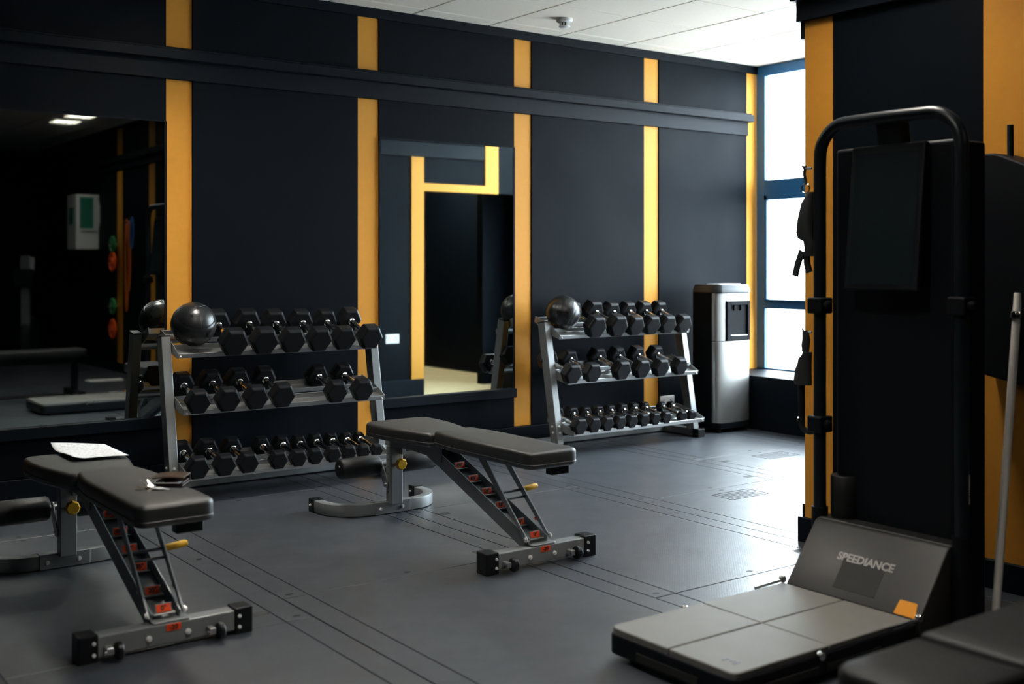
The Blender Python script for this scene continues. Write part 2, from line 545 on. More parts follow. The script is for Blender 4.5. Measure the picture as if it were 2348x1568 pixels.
struct(MB().box(X0R, WX - .002, D - .022, D, 2.774, CEIL + .012).build('trim_2', 'trim', bevel=.002, seg=1))

# ---- mirrors on the back wall
for (xa, xb), lab in zip(MIRR, ('large wall mirror beside the left dumbbell rack, reflecting the dark gym', 'tall wall mirror between two gold strips, reflecting a doorway')):
    t = thing('wall_mirror', lab, 'mirror', ((xa + xb) / 2, D, MZ0))
    w = (xb - xa) / 2
    MB().box(-w + .012, w - .012, -.013, -.002, 0, MZ1 - MZ0).build('mirror_glass', 'mirror', t)
    for s_ in (-1, 1):
        MB().box(s_ * w - (.012 if s_ > 0 else 0), s_ * w + (.012 if s_ < 0 else 0), -.018, -.001, 0, MZ1 - MZ0).build('frame_side', 'trim', t)
    MB().box(-w, w, -.016, -.001, MZ1 - MZ0, MZ1 - MZ0 + .006).build('frame_top', 'trim', t)
    MB().box(-w + .001, w - .001, -.045, -.001, -.062, -.0005).build('ledge', 'trim', t, bevel=.004, seg=2)

# ---- window wall
ww = struct(MB().box(WX, WX + .12, PY, D, -.12, .38).build('wall_window', 'wall'))
struct(MB().box(6.495, WX, PY + .0, D - .0, 0, .40).build('trim_3', 'trim', bevel=.004, seg=2))
FX0, FX1 = 6.990, 7.028
ZB, ZT = .40, CEIL
muls = [D - .01, 4.62, PY + .005]
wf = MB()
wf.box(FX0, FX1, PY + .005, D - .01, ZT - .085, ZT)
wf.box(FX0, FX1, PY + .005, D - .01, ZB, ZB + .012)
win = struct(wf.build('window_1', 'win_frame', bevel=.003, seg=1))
TR = [(.886, .949), (1.791, 1.914)]
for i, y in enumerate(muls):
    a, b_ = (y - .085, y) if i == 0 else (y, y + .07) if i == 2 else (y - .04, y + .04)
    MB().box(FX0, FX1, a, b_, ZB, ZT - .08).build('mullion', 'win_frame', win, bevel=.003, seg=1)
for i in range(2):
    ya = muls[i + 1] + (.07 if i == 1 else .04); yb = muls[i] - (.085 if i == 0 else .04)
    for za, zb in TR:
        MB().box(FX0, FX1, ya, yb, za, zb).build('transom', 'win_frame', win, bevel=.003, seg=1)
    for za, zb in ((ZB + .012, TR[0][0]), (TR[0][1], TR[1][0]), (TR[1][1], ZT - .085)):
        MB().box(7.008, 7.013, ya, yb, za, zb).build('pane', 'glass', win)
    # opening light: an inner sash round the middle pane
    za, zb = TR[0][1], TR[1][0]
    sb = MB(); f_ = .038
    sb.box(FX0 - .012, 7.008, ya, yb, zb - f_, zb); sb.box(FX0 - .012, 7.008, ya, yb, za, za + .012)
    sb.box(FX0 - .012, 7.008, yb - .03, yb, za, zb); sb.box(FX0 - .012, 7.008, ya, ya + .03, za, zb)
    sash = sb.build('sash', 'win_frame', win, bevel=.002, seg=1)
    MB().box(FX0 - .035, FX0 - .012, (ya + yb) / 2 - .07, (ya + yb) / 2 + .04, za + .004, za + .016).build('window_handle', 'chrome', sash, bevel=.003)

# ---- ground outside the window
struct(MB().box(WX + .12, WX + 40, -30, 40, -.5, -.35).build('ground_outside', mat('outdoor_paving', (.58, .57, .55), .9, var=.1, vscale=.5)))

# ---- machine wall (right), partition with doorway, lobby beyond, walls behind the camera
wr = struct(MB().box(PX, PX + .12, Y0R, PY, -.12, 3.05).build('wall_right', 'wall'))
RS = [3.15, 2.25, 1.25, .245, -.86]
for y in RS:
    ya, yb = (y, PY) if y > 3 else (y, y + .19)
    MB().box(PX - .004, PX + .001, ya, yb, .11, 2.33).build('gold_strip', 'gold', wr)
    MB().box(PX - .004, PX + .001, ya, yb, 2.47, 2.80).build('gold_strip', 'gold', wr)
MB().box(PX - .03, PX, Y0R, PY + .03, 2.325, 2.44).build('rail_board', 'trim', wr, bevel=.002, seg=1)
MB().box(PX - .075, PX, Y0R, PY + .03, 2.41, 2.475).build('rail_ledge', 'trim', wr, bevel=.004)
struct(MB().box(PX - .02, PX, Y0R, PY + .03, 0, .11).build('baseboard_right', 'trim', bevel=.003, seg=1))
LX = 7.28
wp = MB()
wp.box(PX, 5.62, PY - .1, PY, -.12, 3.05)
wp.box(WX, LX, PY - .1, PY, -.12, 3.05)
wp.box(6.66, LX, PY - .62, PY - .52, -.12, 2.80)
wp.box(5.62, WX, PY - .1, PY, 1.935, 3.05)
part = struct(wp.build('wall_partition', 'wall'))
MB().box(5.484, 5.62, PY, PY + .012, .165, 2.247).build('gold_strip', 'gold', part)
MB().box(5.62, 6.48, PY, PY + .012, 1.93, 2.005).build('gold_strip', 'gold', part)
MB().box(6.325, 6.48, PY, PY + .012, 2.005, 2.774).build('gold_strip', 'gold', part)
MB().box(PX, 6.30, PY, PY + .028, 2.25, 2.38).build('rail_board', 'trim', part)
struct(MB().box(PX, 5.62, PY, PY + .02, 0, .165).build('baseboard_partition', 'trim', bevel=.003, seg=1))
lb = MB(); lb.box(PX + .12, LX + .1, -.4, PY - .1, -.12, 0)
struct(lb.build('floor_lobby', 'wood_floor'))
MB2 = MB(); MB2.box(LX, LX + .1, -.5, PY, 0, 3.05)
struct(MB2.build('wall_lobby', 'wall'))
struct(MB().box(PX + .12, LX + .1, -.5, -.4, -.12, 3.05).build('wall_lobby_end', 'wall'))
struct(MB().box(PX + .12, LX + .1, -.5, PY - .1, 2.70, 2.80).build('ceiling_lobby', 'wall'))
struct(MB().box(X0R - .12, X0R, Y0R, D, -.12, 3.05).build('wall_left', 'wall'))
struct(MB().box(X0R - .12, PX + .12, Y0R - .12, Y0R, -.12, 3.05).build('wall_front', 'wall'))

# ---- sockets
def socket(label, loc, face):
    t = thing('wall_socket', label, 'socket', loc, 0 if face < 0 else math.pi)
    MB().box(-.073, .073, -.010, 0, -.043, .043).build('face_plate', 'socket', t, bevel=.004)
    for sx in (-.035, .035):
        b = MB(); b.box(sx - .004, sx + .004, -.0108, -.0095, .006, .018); b.box(sx - .016, sx - .007, -.0108, -.0095, -.012, -.006); b.box(sx + .007, sx + .016, -.0108, -.0095, -.012, -.006)
        b.build('pin_holes', 'ink', t)
        MB().box(sx + (.018 if sx > 0 else -.028), sx + (.028 if sx > 0 else -.018), -.0135, -.009, .008, .026).build('switch', 'white', t, bevel=.001, seg=1)
socket('white double socket low on the wall behind the right rack', (5.985, D - .012, .205), -1)
socket('white double socket on the doorway wall, seen in the tall mirror', (5.28, PY, .55), 1)

# ---- ceiling fittings
def led_panel(c, label):
    i, j = c
    x, y = GX0 + (i + .5) * GS, GY0 - (j + .5) * GS
    t = thing('ceiling_light', label, 'light', (x, y, CEIL))
    h_ = GS / 2 - .004
    fb = MB()
    fb.box(-h_, h_, -h_, -h_ + .018, 0, .02); fb.box(-h_, h_, h_ - .018, h_, 0, .02)
    fb.box(-h_, -h_ + .018, -h_ + .018, h_ - .018, 0, .02); fb.box(h_ - .018, h_, -h_ + .018, h_ - .018, 0, .02)
    fb.build('frame', 'white', t)
    MB().box(-h_ + .018, h_ - .018, -h_ + .018, h_ - .018, .004, .012).build('diffuser', 'led', t)
led_panel(LED_CELLS[0], 'square lit panel light in the ceiling near the window')
def louvre(c, label, lamp='lamp', wx=.275, rz=0, bd=.05):
    i, j = c
    x, y = GX0 + (i + .5) * GS, GY0 - (j + .5) * GS
    t = thing('ceiling_light', label, 'light', (x, y, CEIL), rz, group='louvred ceiling lights')
    h_ = GS / 2 - .004
    fb = MB(); d_ = .085
    fb.box(-h_, h_, -h_, -.15, 0, d_); fb.box(-h_, h_, .15, h_, 0, d_)
    fb.box(-h_, -wx, -.15, .15, 0, d_); fb.box(wx, h_, -.15, .15, 0, d_)
    fb.build('housing', 'ceil', t)
    MB().box(-wx, wx, -.15, .15, .070, .080).build('diffuser', lamp, t)
    nb = int(wx / .03)
    for k in range(nb):
        xx = -wx + (k + .5) * 2 * wx / nb
        MB().box(xx - .0015, xx + .0015, -.15, .15, .002, .002 + bd).build('louvre_blade', 'rail_steel', t)
louvre(LOUVRE_CELLS[0], 'louvred ceiling light seen in left mirror, the nearer of two', wx=.14)
louvre(LOUVRE_CELLS[1], 'louvred ceiling light seen in left mirror, the farther of two', wx=.14)
louvre(EXTRA_CELLS[0], 'louvred ceiling light above the rack by the left mirror, out of view', 'lamp_wall', rz=R(90), bd=.035)
louvre(EXTRA_CELLS[1], 'louvred ceiling light above the grey platform, out of view', 'lamp_main', bd=.045)
louvre(EXTRA_CELLS[2], 'louvred ceiling light in front of the left bench, out of view', 'lamp_front', bd=.035)
# added lobby lamp, unseen, brightens the pale floor beyond the doorway
t = thing('added_lobby_light', 'added unseen ceiling light in the lobby beyond the doorway', 'light', (6.7, 1.6, 2.70))
MB().box(-.3, .3, -.3, .3, -.05, 0).build('housing', 'white', t, bevel=.01)
MB().box(-.27, .27, -.27, .27, -.056, -.050).build('diffuser', 'lobby', t)

t = thing('smoke_detector', 'white smoke detector on the ceiling tile', 'smoke detector', (4.61, 5.71, CEIL))
MB().lathe([(.052, 0), (.054, -.012), (.048, -.022), (.030, -.026), (.001, -.026)], n=24).build('base', 'white', t, smooth=True)
db = MB()
for k in range(8):
    a = k * math.pi / 4
    db.box(.026, .032, -.006, .006, -.050, -.024, Matrix.Rotation(a, 4, 'Z'))
db.build('sensor_fins', 'white', t)
MB().lathe([(.022, -.026), (.022, -.048)], n=16).build('sensor', 'cap', t, smooth=True)
MB().lathe([(.036, -.048), (.036, -.054), (.026, -.060), (.001, -.060)], n=20).build('sensor_cap', 'white', t, smooth=True)

# ================================================================== RACKS
RACK_W = 1.25
TIERS = {'top': ((5.80, .825), (6.05, .915), .072), 'mid': ((5.72, .53), (5.97, .603), .066), 'bot': ((5.66, .182), (5.93, .238), .050)}
def make_rack(x, label):
    t = thing('dumbbell_rack', label, 'rack', (x, 0, 0), group='three-tier dumbbell racks')
    a, b_ = Vector((0, 5.812, .045)), Vector((0, 5.958, .850))
    d = (b_ - a).normalized(); nrm = Vector((0, d.z, -d.y))
    for sx in (0, RACK_W):
        p = MB(); hw, hd = .025, .037
        rings = []
        for q in (a, b_):
            rings.append([q + Vector((sx + i * hw, 0, 0)) + nrm * j * hd for i, j in ((-1, -1), (1, -1), (1, 1), (-1, 1))])
        p.loft(rings)
        post = p.build('post', 'steel', t, bevel=.003, seg=2)
        c = MB(); rings = []
        for q in (b_ - d * .002, b_ + d * .008):
            rings.append([q + Vector((sx + i * (hw + .001), 0, 0)) + nrm * j * (hd + .001) for i, j in ((-1, -1), (1, -1), (1, 1), (-1, 1))])
        c.loft(rings); c.build('post_cap', 'cap', post, bevel=.002, seg=1)
        ft = MB().box(sx - .03, sx + .03, 5.755, 6.16, .006, .056).build('foot', 'steel', t, bevel=.003)
        MB().box(sx - .034, sx + .034, 5.725, 5.785, 0, .060).build('foot_cap', 'cap', ft, bevel=.005)
        MB().box(sx - .034, sx + .034, 6.125, 6.175, 0, .060).build('foot_cap', 'cap', ft, bevel=.005)
        for dz in (.09, .13):
            q = a + d * dz - nrm * hd
            bolt(post, (sx, a.y + d.y * dz - .039, a.z + d.z * dz), (0, -1, .15), .008)
            bolt(post, (sx - .0255, a.y + d.y * dz, a.z + d.z * dz), (-1, 0, 0), .008)
    for nm, (f_, k_, ap) in TIERS.items():
        f2, k2 = Vector((0, *f_)), Vector((0, *k_))
        u = (k2 - f2).normalized(); n = Vector((0, -u.z, u.y))       # n up out of the shelf plane
        c = (f2 + k2) / 2 - n * ap
        tier = None
        for s_, nm2 in ((-1, 'front_rail'), (1, 'back_rail')):
            o = c + u * (s_ * .100 + .012)
            # angle profile: tray with a lip on each side, extruded along x
            pr = [(-.045, .012), (-.045, -.014), (-.041, -.014), (-.041, -.004), (.045, -.004), (.045, .028), (.041, .028), (.041, 0), (-.041, 0), (-.041, .012)]
            poly = [o + u * a_ + n * b2 for a_, b2 in pr]
            r_ = MB(); r_.loft([[q + Vector((.027, 0, 0)) for q in poly], [q + Vector((RACK_W - .027, 0, 0)) for q in poly]])
            rl = r_.build(nm2, 'rail_steel', t, bevel=.0012, seg=1)
            for sx in (.045, RACK_W - .045):
                bolt(rl, o - u * .0455 + n * (-.003) + Vector((sx, 0, 0)), -u, .006)
        for sx in (.026, RACK_W - .026):
            s2 = 1 if sx < .5 else -1
            g = MB()
            pl = [(-.134, -.014), (-.134, .016), (-.060, .030), (.060, .036), (.158, .034), (.158, -.006), (.05, -.022), (-.05, -.022)]
            poly = [c + u * a_ + n * b2 for a_, b2 in pl]
            g.loft([[q + Vector((sx, 0, 0)) for q in poly], [q + Vector((sx + s2 * .005, 0, 0)) for q in poly]])
            g.build('end_bracket', 'rail_steel', t, bevel=.001, seg=1)
    # cross brace low at the back
    MB().box(.025, RACK_W - .025, 6.08, 6.12, .010, .050).build('cross_bar', 'steel', t, bevel=.003)
    return t
rack1 = make_rack(2.065, 'silver dumbbell rack beside the left mirror, behind the benches')
rack2 = make_rack(4.635, 'silver dumbbell rack standing next to the water cooler')

def dumbbell_parts(Rc, span):
    """hex head of circumradius Rc (flats top and bottom), distance between head centres span; axis along y"""
    L = Rc * .90 + .010; ch = Rc * .16
    def hexr(r, y): return [Vector((r * math.cos(k * math.pi / 3), y, r * math.sin(k * math.pi / 3))) for k in range(6)]
    heads = []
    for s_ in (-1, 1):
        b = MB(); c = s_ * span / 2
        b.loft([hexr(Rc - ch, c - L / 2), hexr(Rc, c - L / 2 + ch * 1.1), hexr(Rc, c + L / 2 - ch * 1.1), hexr(Rc - ch, c + L / 2)])
        me = b.mesh('head', bevel=.003, seg=1); me.materials.append(M['rubber']); heads.append(me)
    e = span / 2 - L / 2 + .004
    prof = [(.020, -e), (.020, -e + .010), (.0155, -e + .014), (.0155, -e + .02), (.0190, -e + .024), (.0190, -e + .03), (.0150, -e + .04), (.0172, -e * .3), (.0178, 0), (.0172, e * .3), (.0150, e - .04), (.0190, e - .03), (.0190, e - .024), (.0155, e - .02), (.0155, e - .014), (.020, e - .010), (.020, e)]
    hb = MB(); hb.lathe(prof, Matrix.Rotation(R(-90), 4, 'X'), n=14)
    hm = hb.mesh('handle', smooth=True); hm.materials.append(M['chrome'])
    return heads, hm
ORD = ['first', 'second', 'third', 'fourth', 'fifth', 'sixth', 'seventh', 'eighth', 'ninth', 'tenth']
TN = {'top': 'top', 'mid': 'middle', 'bot': 'bottom'}
cache = {}
num_me = {}
def dumbbell(x, Rc, tier, label, group, twist=0.0):
    (fy, fz), (by, bz), ap0 = TIERS[tier]
    span = min(.27, .155 + Rc * 1.45)
    key = (round(Rc, 3))
    if key not in cache: cache[key] = dumbbell_parts(Rc, span)
    heads, hm = cache[key]
    u = Vector((0, by - fy, bz - fz)).normalized(); n = Vector((0, -u.z, u.y))
    c = (Vector((0, fy, fz)) + Vector((0, by, bz))) / 2 - n * ap0 + n * (Rc * math.cos(R(30)) + .0005)
    t = thing('hex_dumbbell', label, 'dumbbell', (x, c.y, c.z), 0, group)
    t.rotation_euler = (math.atan2(u.z, u.y), 0, twist)
    for hme in heads: put('head', hme, t)
    put('handle', hm, t)
ROWS = [
 ('r1', 'top', [(2.39, .083), (2.567, .083), (2.733, .079), (2.90, .077), (3.056, .076), (3.22, .079)]),
 ('r1', 'mid', [(2.165, .070), (2.325, .072), (2.482, .072), (2.635, .074), (2.965, .070), (3.13, .070)]),
 ('r1', 'bot', [(2.142, .065), (2.286, .064), (2.420, .062), (2.595, .055), (2.714, .052), (2.818, .049), (2.924, .050), (3.024, .047), (3.120, .043), (3.208, .040)]),
 ('r2', 'top', [(4.94, .084), (5.135, .084), (5.300, .077), (5.456, .076), (5.611, .075), (5.765, .074)]),
 ('r2', 'mid', [(4.675, .074), (4.848, .072), (5.106, .074), (5.286, .073), (5.470, .071), (5.655, .069)]),
 ('r2', 'bot', [(4.700, .060), (4.826, .057), (4.944, .053), (5.056, .052), (5.165, .050), (5.277, .050), (5.385, .048), (5.489, .047), (5.655, .041), (5.748, .039)]),
]
for rk, tier, lst in ROWS:
    where = 'rack beside the left mirror' if rk == 'r1' else 'rack beside the water cooler'
    for i, (x, rc) in enumerate(lst):
        dumbbell(x, rc, tier, '%s black hex dumbbell from left, %s shelf, %s' % (ORD[i], TN[tier], where),
                 'hex dumbbells, %s shelf, %s' % (TN[tier], where), random.uniform(-.02, .02))

def med_ball(x, y, z, r, label, rot):
    t = thing('medicine_ball', label, 'ball', (x, y, z), 0, 'medicine balls on the racks')
    t.rotation_euler = rot
    b = MB(); n = 40; prof = []
    for i in range(0, 61):
        a = -math.pi / 2 + math.pi * i / 60
        rr = r
        if i in (20, 40) : rr = r - .0022
        if 27 <= i <= 33 and i % 2: rr = r - .0012
        prof.append((max(.0005, rr * math.cos(a)), rr * math.sin(a)))
    b.lathe(prof, n=n); b.build('ball_shell', 'ball', t, smooth=True, angle=60)
    sm = MB()
    for k in range(3):
        m4 = Matrix.Rotation(R(60 * k), 4, 'Z') @ Matrix.Rotation(R(90), 4, 'X')
        pts = [m4 @ Vector((r * math.cos(a_) * 1.0, r * math.sin(a_), 0)) for a_ in [R(x_) for x_ in range(15, 165, 6)]]
        sm.tube(pts, .0011, 6)
    sm.build('seam', 'ball', t, smooth=True)
    MB().lathe([(.012, r - .001), (.012, r + .0012), (.001, r + .0012)], n=14).build('valve', 'cap', t)
med_ball(2.217, 5.925, .916, .120, 'black medicine ball on the rack beside the left mirror', (R(35), R(-20), .4))
med_ball(4.775, 5.925, .914, .1165, 'black medicine ball on the rack beside the water cooler', (R(-60), R(25), 1.2))

# ================================================================== BENCHES
def inset(poly, d):
    """move every side of a convex counter-clockwise polygon inwards by d"""
    n = len(poly); out = []
    for i in range(n):
        p = Vector(poly[i]); a = Vector(poly[i - 1]); c = Vector(poly[(i + 1) % n])
        e1 = (p - a).normalized(); e2 = (c - p).normalized()
        n1 = Vector((-e1.y, e1.x)); n2 = Vector((-e2.y, e2.x))
        k = 1 + n1.dot(n2)
        out.append(tuple(p + (n1 + n2) * (d / k)))
    return out

def pad(base, radii, z0, z1, rnd, wedge=None):
    """upholstered pad over a polygon (x,y) with its own corner radii and a soft rounded top edge"""
    b = MB(); rings = []
    prof = [(.006, z0), (0, z0 + .008), (0, z1 - rnd)]
    for k in range(1, 6):
        a = k / 5 * math.pi / 2
        prof.append((rnd * (1 - math.cos(a)), z1 - rnd + rnd * math.sin(a)))
    prof += [(rnd + .02, z1 + .0025), (rnd + .05, z1 + .004)]
    for off, z in prof:
        pl = rounded(inset(base, off), [max(r - off, .008) for r in radii], 6)
        rings.append([Vector((x, y, z + (wedge(x, y) * ((z - z0) / (z1 - z0)) if wedge else 0))) for x, y in pl])
    b.loft(rings)
    return b, rounded(base, radii, 6)

def make_bench(label):
    t = thing('adjustable_bench', label, 'bench', group='adjustable weight benches')
    # ---- front T foot
    ff = MB().box(-.24, .24, .0, .06, .014, .080).build('front_foot', 'steel', t, bevel=.004)
    for s_ in (-1, 1):
        xa, xb = (s_ * .223, s_ * .286)
        cp = MB().box(min(xa, xb), max(xa, xb), -.007, .067, 0, .088).build('foot_cap', 'cap', ff, bevel=.005)
        for z in (.026, .062): bolt(cp, (s_ * .238, -.007, z), (0, -1, 0), .0062)
        # transport wheel on its bracket
        xw = -.172 if s_ < 0 else .158
        br = MB().box(xw - .034, xw - .012, -.036, .001, .026, .048).build('wheel_bracket', 'rail_steel', ff, bevel=.002, seg=1)
        wl = MB(); wl.lathe([(.010, -.011), (.024, -.011), (.028, -.006), (.028, .006), (.024, .011), (.010, .011)], Matrix.Translation((xw + .004, -.030, .034)) @ Matrix.Rotation(R(90), 4, 'Y'), n=20)
        wl.build('wheel', 'cap', ff, smooth=True)
        MB().cyl((xw - .040, -.030, .034), (xw + .02, -.030, .034), .006, 10).build('axle', 'chrome', ff, smooth=True)
        bolt(ff, (s_ * .064, 0, .042), (0, -1, 0), .010)
    tg = MB().box(-.008, .040, -.0015, .001, .055, .077).build('angle_tag', 'red', t)
    lettering('-20', .021, 'ink', tg, frame_mtx((.016, -.0019, .066), (1, 0, 0), (0, 0, 1)), bold=.0006)
    # ---- ladder channel
    A = Vector((0, .045, .082)); B = Vector((0, .80, .372))
    u = (B - A).normalized(); n = Vector((0, -u.z, u.y))
    L = (B - A).length
    fm = frame_mtx(A, (1, 0, 0), u)     # local: x across, y along, z = x cross u = n
    ch = MB()
    ch.box(-.044, .044, 0, L, -.004, 0, fm)
    for s_ in (-1, 1):
        xa, xb = s_ * .044, s_ * .050
        ch.box(min(xa, xb), max(xa, xb), -.01, L + .02, -.030, .034, fm)
    ch.build('ladder_channel', 'steel', t, bevel=.0015, seg=1)
    angs = ['0°', '20°', '35°', '50°', '60°', '80°']
    ys = [.055, .16, .292, .40, .505, .615]
    for i, (a_, y) in enumerate(zip(angs, ys)):
        s = (y - A.y) / u.y
        p = A + u * s + n * (.0 if i else .008)
        tab = MB(); tab.box(-.036, .036, p.y - .016, p.y + .010, p.z + .006, p.z + .011)
        tb = tab.build('notch', 'rail_steel', t, bevel=.0015, seg=1)
        q = p + Vector((0, -.002, .024))
        fm2 = frame_mtx(q, (1, 0, 0), (0, .35, 1))
        MB().box(-.027, .027, -.015, .015, -.004, .0, fm2).build('tag_plate', 'steel', tb, bevel=.001, seg=1)
        tp = MB().box(-.024, .024, -.0125, .0125, .0, .0012, fm2).build('angle_tag', 'red', t)
        lettering(a_, .021, 'ink', tp, fm2 @ Matrix.Translation((0, 0, .0016)), bold=.0006)
    # base plate under the ladder on the T foot
    MB().prism(rounded([(-.05, .002), (.075, .002), (.075, .055), (-.05, .075)], .012), .080, .087).build('foot_plate', 'steel', t, bevel=.0015, seg=1)
    # ---- support arms
    for s_ in (-1, 1):
        x = s_ * .058
        am = MB()
        pts = [(.012, .096), (.052, .110), (.395, .408), (.345, .412)]
        am.prism(rounded(pts, .012), x - .003, x + .003, 'x')
        am.build('support_arm', 'steel', t, bevel=.001, seg=1)
        bolt(t, (x + s_ * .003, .030, .108), (s_, 0, 0), .012, 'pivot_bolt')
        MB().cyl((x - .006, .115, .165), (x + .006, .115, .165), .008, 12).build('pivot_bolt', 'chrome', t, smooth=True)
    MB().cyl((-.062, .195, .245), (.062, .195, .245), .005, 10).build('cross_rod', 'steel', t, smooth=True)
    hd = MB(); hd.lathe([(.001, 0), (.012, .001), (.0125, .006), (.0125, .070), (.009, .078), (.001, .080)], Matrix.Translation((.066, .225, .268)) @ Matrix.Rotation(R(84), 4, 'Y'), n=16)
    hd.build('adjust_handle', 'yellow', t, smooth=True)
    MB().cyl((-.06, .225, .268), (.07, .225, .268), .006, 10).build('handle_rod', 'steel', t, smooth=True)
    # ---- seat beam, hinge, post
    sbm = MB()
    sbm.prism([(.70, .335), (.80, .372), (.74, .395), (.74, .408), (1.245, .398), (1.245, .338), (1.0, .343), (.86, .338), (.76, .302)], -.030, .030, 'x')
    sbm.build('seat_beam', 'steel', t, bevel=.003, seg=1)
    for s_ in (-1, 1):
        hp = MB(); hp.prism([(.690, .33), (.690, .425), (.735, .432), (.79, .41), (.735, .345)], s_ * .052 - .003, s_ * .052 + .003, 'x')
        hpo = hp.build('hinge_plate', 'steel', t, bevel=.001, seg=1)
        bolt(hpo, (s_ * .055, .765, .402), (s_, 0, 0), .007)
    MB().box(-.0335, .0335, 1.176, 1.228, .05, .338).build('post', 'steel', t, bevel=.004)
    for z in (.11, .155, .20, .235, .27, .30):
        MB().cyl((-.0330, 1.204, z), (-.0338, 1.204, z), .0038, 8).build('pin_hole', 'ink', t)
    MB().box(.006, .030, 1.14, 1.176, .30, .396).build('pin_bracket', 'steel', t, bevel=.002, seg=1)
    kb = MB()
    m4 = Matrix.Translation((.008, 1.176, .252)) @ Matrix.Rotation(R(90), 4, 'X')
    kb.lathe([(.009, 0), (.009, .016)], m4, n=12)
    kb.build('knob_stem', 'chrome', t, smooth=True)
    kb = MB()
    lob = []
    for z_, sc in ((.014, .86), (.018, 1.0), (.034, 1.0), (.040, .84)):
        lob.append([m4 @ Vector(((.0275 + .0015 * math.cos(8 * a)) * sc * math.cos(a), (.0275 + .0015 * math.cos(8 * a)) * sc * math.sin(a), z_)) for a in [2 * math.pi * k / 40 for k in range(40)]])
    kb.loft(lob); kb.build('adjust_knob', 'yellow', t, smooth=True, angle=45)
    # ---- leg rollers
    for s_ in (-1, 1):
        rl = MB(); m4 = Matrix.Translation((s_ * .055, 1.272, .238)) @ Matrix.Rotation(R(90) * s_, 4, 'Y')
        rl.lathe([(.012, 0), (.044, .001), (.050, .010), (.0505, .10), (.050, .205), (.044, .216), (.030, .219), (.012, .216)], m4, n=28)
        rl.build('foam_roller', 'foam', t, smooth=True, angle=50)
        cpm = MB(); cpm.lathe([(.020, .217), (.018, .223), (.001, .224)], m4, n=20); cpm.build('roller_cap', 'cap', t, smooth=True)
    MB().cyl((-.056, 1.272, .238), (.056, 1.272, .238), .012, 14).build('roller_axle', 'steel', t, smooth=True)
    for x in (-.038, .038):
        ra = MB(); ra.prism(rounded([(1.20, .130), (1.235, .130), (1.295, .225), (1.30, .258), (1.265, .262), (1.20, .16)], .006), x - .003, x + .003, 'x')
        ra.build('roller_arm', 'rail_steel', t, bevel=.001, seg=1)
    bolt(t, (-.042, 1.215, .150), (-1, 0, 0), .006)
    # ---- U foot
    path = []
    Rb = .17
    for k in range(0, 9):
        a = math.pi + k / 8 * math.pi / 2
        path.append((-.292 + Rb + Rb * math.cos(a), 1.235 + Rb + Rb * math.sin(a), .032))
    path = [(-.292, 1.475, .032)] + path
    path = path + [(-p[0], p[1], p[2]) for p in reversed(path)]
    uf = MB(); uf.tube(path, .028, 4, rx=.025, up=(0, 0, 1)); ufo = uf.build('rear_foot', 'steel', t, bevel=.003, seg=2, smooth=True)
    for s_ in (-1, 1):
        cp = MB().box(s_ * .292 - .030, s_ * .292 + .030, 1.452, 1.505, 0, .066).build('foot_cap', 'cap', ufo, bevel=.004)
        bolt(cp, (s_ * .292 - s_ * .030, 1.478, .036), (-s_, 0, 0), .006)
        bolt(cp, (s_ * .292 + s_ * .030, 1.478, .036), (s_, 0, 0), .006)
    pl = MB().box(-.105, .095, 1.206, 1.262, .002, .0625).build('joint_sleeve', 'steel', ufo, bevel=.002, seg=1)
    for x in (-.075, .050): bolt(pl, (x, 1.206, .030), (0, -1, 0), .009)
    for x in (-.27, .27):
        MB().box(x - .02, x + .02, 1.44, 1.50, 0, .004).build('rubber_pad', 'cap', ufo)
    # ---- pads
    bpm, bp_poly = pad([(-.128, -.085), (.128, -.085), (.132, .50), (.106, .678), (-.106, .678), (-.132, .50)], [.045, .045, .12, .03, .03, .12], .414, .484, .016)
    bpo = bpm.build('back_pad', 'vinyl', t, smooth=True, angle=60)
    spm, sp_poly = pad([(-.118, .688), (.118, .688), (.182, .98), (.178, 1.205), (-.178, 1.205), (-.182, .98)], [.03, .03, .12, .06, .06, .12], .405, .470, .016)
    spo = spm.build('seat_pad', 'vinyl', t, smooth=True, angle=60)
    for pl_, z, par, nm in ((bp_poly, .432, bpo, 'piping'), (sp_poly, .424, spo, 'piping')):
        n_ = len(pl_); pts = [(x, y, z) for x, y in pl_]; pts.append(pts[0])
        MB().tube(pts, .0022, 6, caps=False, up=(0, 0, 1)).build(nm, 'vinyl', par, smooth=True)
    MB().box(-.040, .040, .02, .66, .398, .416).build('pad_frame', 'cap', t, bevel=.003, seg=1)
    MB().box(.004, .094, -.060, -.015, .378, .418).build('pad_handle', 'cap', t, bevel=.003, seg=1)
    return t
bench2 = make_bench('black and silver adjustable bench in the middle of the floor')
bench2.location = (2.855, 3.68, 0)
bench1 = copy_tree(bench2)
bench1['label'] = 'black and silver adjustable bench at left holding paper, keys and wallet'
bench1.location = (1.265, 3.60, 0)
b1x, b1y = 1.265, 3.60

# ---- sheet of paper on the seat of the left bench
pp = MB(); nx, ny = 14, 10
cor = [Vector((1.217, 4.531, 0)), Vector((1.423, 4.503, 0)), Vector((1.428, 4.852, 0)), Vector((1.215, 4.858, 0))]
g = []
for j in range(ny + 1):
    for i in range(nx + 1):
        a, c_ = i / nx, j / ny
        q = cor[0].lerp(cor[1], a).lerp(cor[3].lerp(cor[2], a), c_)
        lift = .4815 + .0225 * max(0, (c_ - .72) / .28) ** 2 * (1 - a) + .010 * max(0, 1 - a * 5) * (1 - c_) + .004 * math.sin(a * 5) * math.sin(c_ * 3) ** 2 + .002 * math.sin(7 * c_ + 3 * a) + .003
        lift = max(lift, .4835)
        g.append((q.x - 1.32, q.y - 4.68, lift))
fs = [(j * (nx + 1) + i, j * (nx + 1) + i + 1, (j + 1) * (nx + 1) + i + 1, (j + 1) * (nx + 1) + i) for j in range(ny) for i in range(nx)]
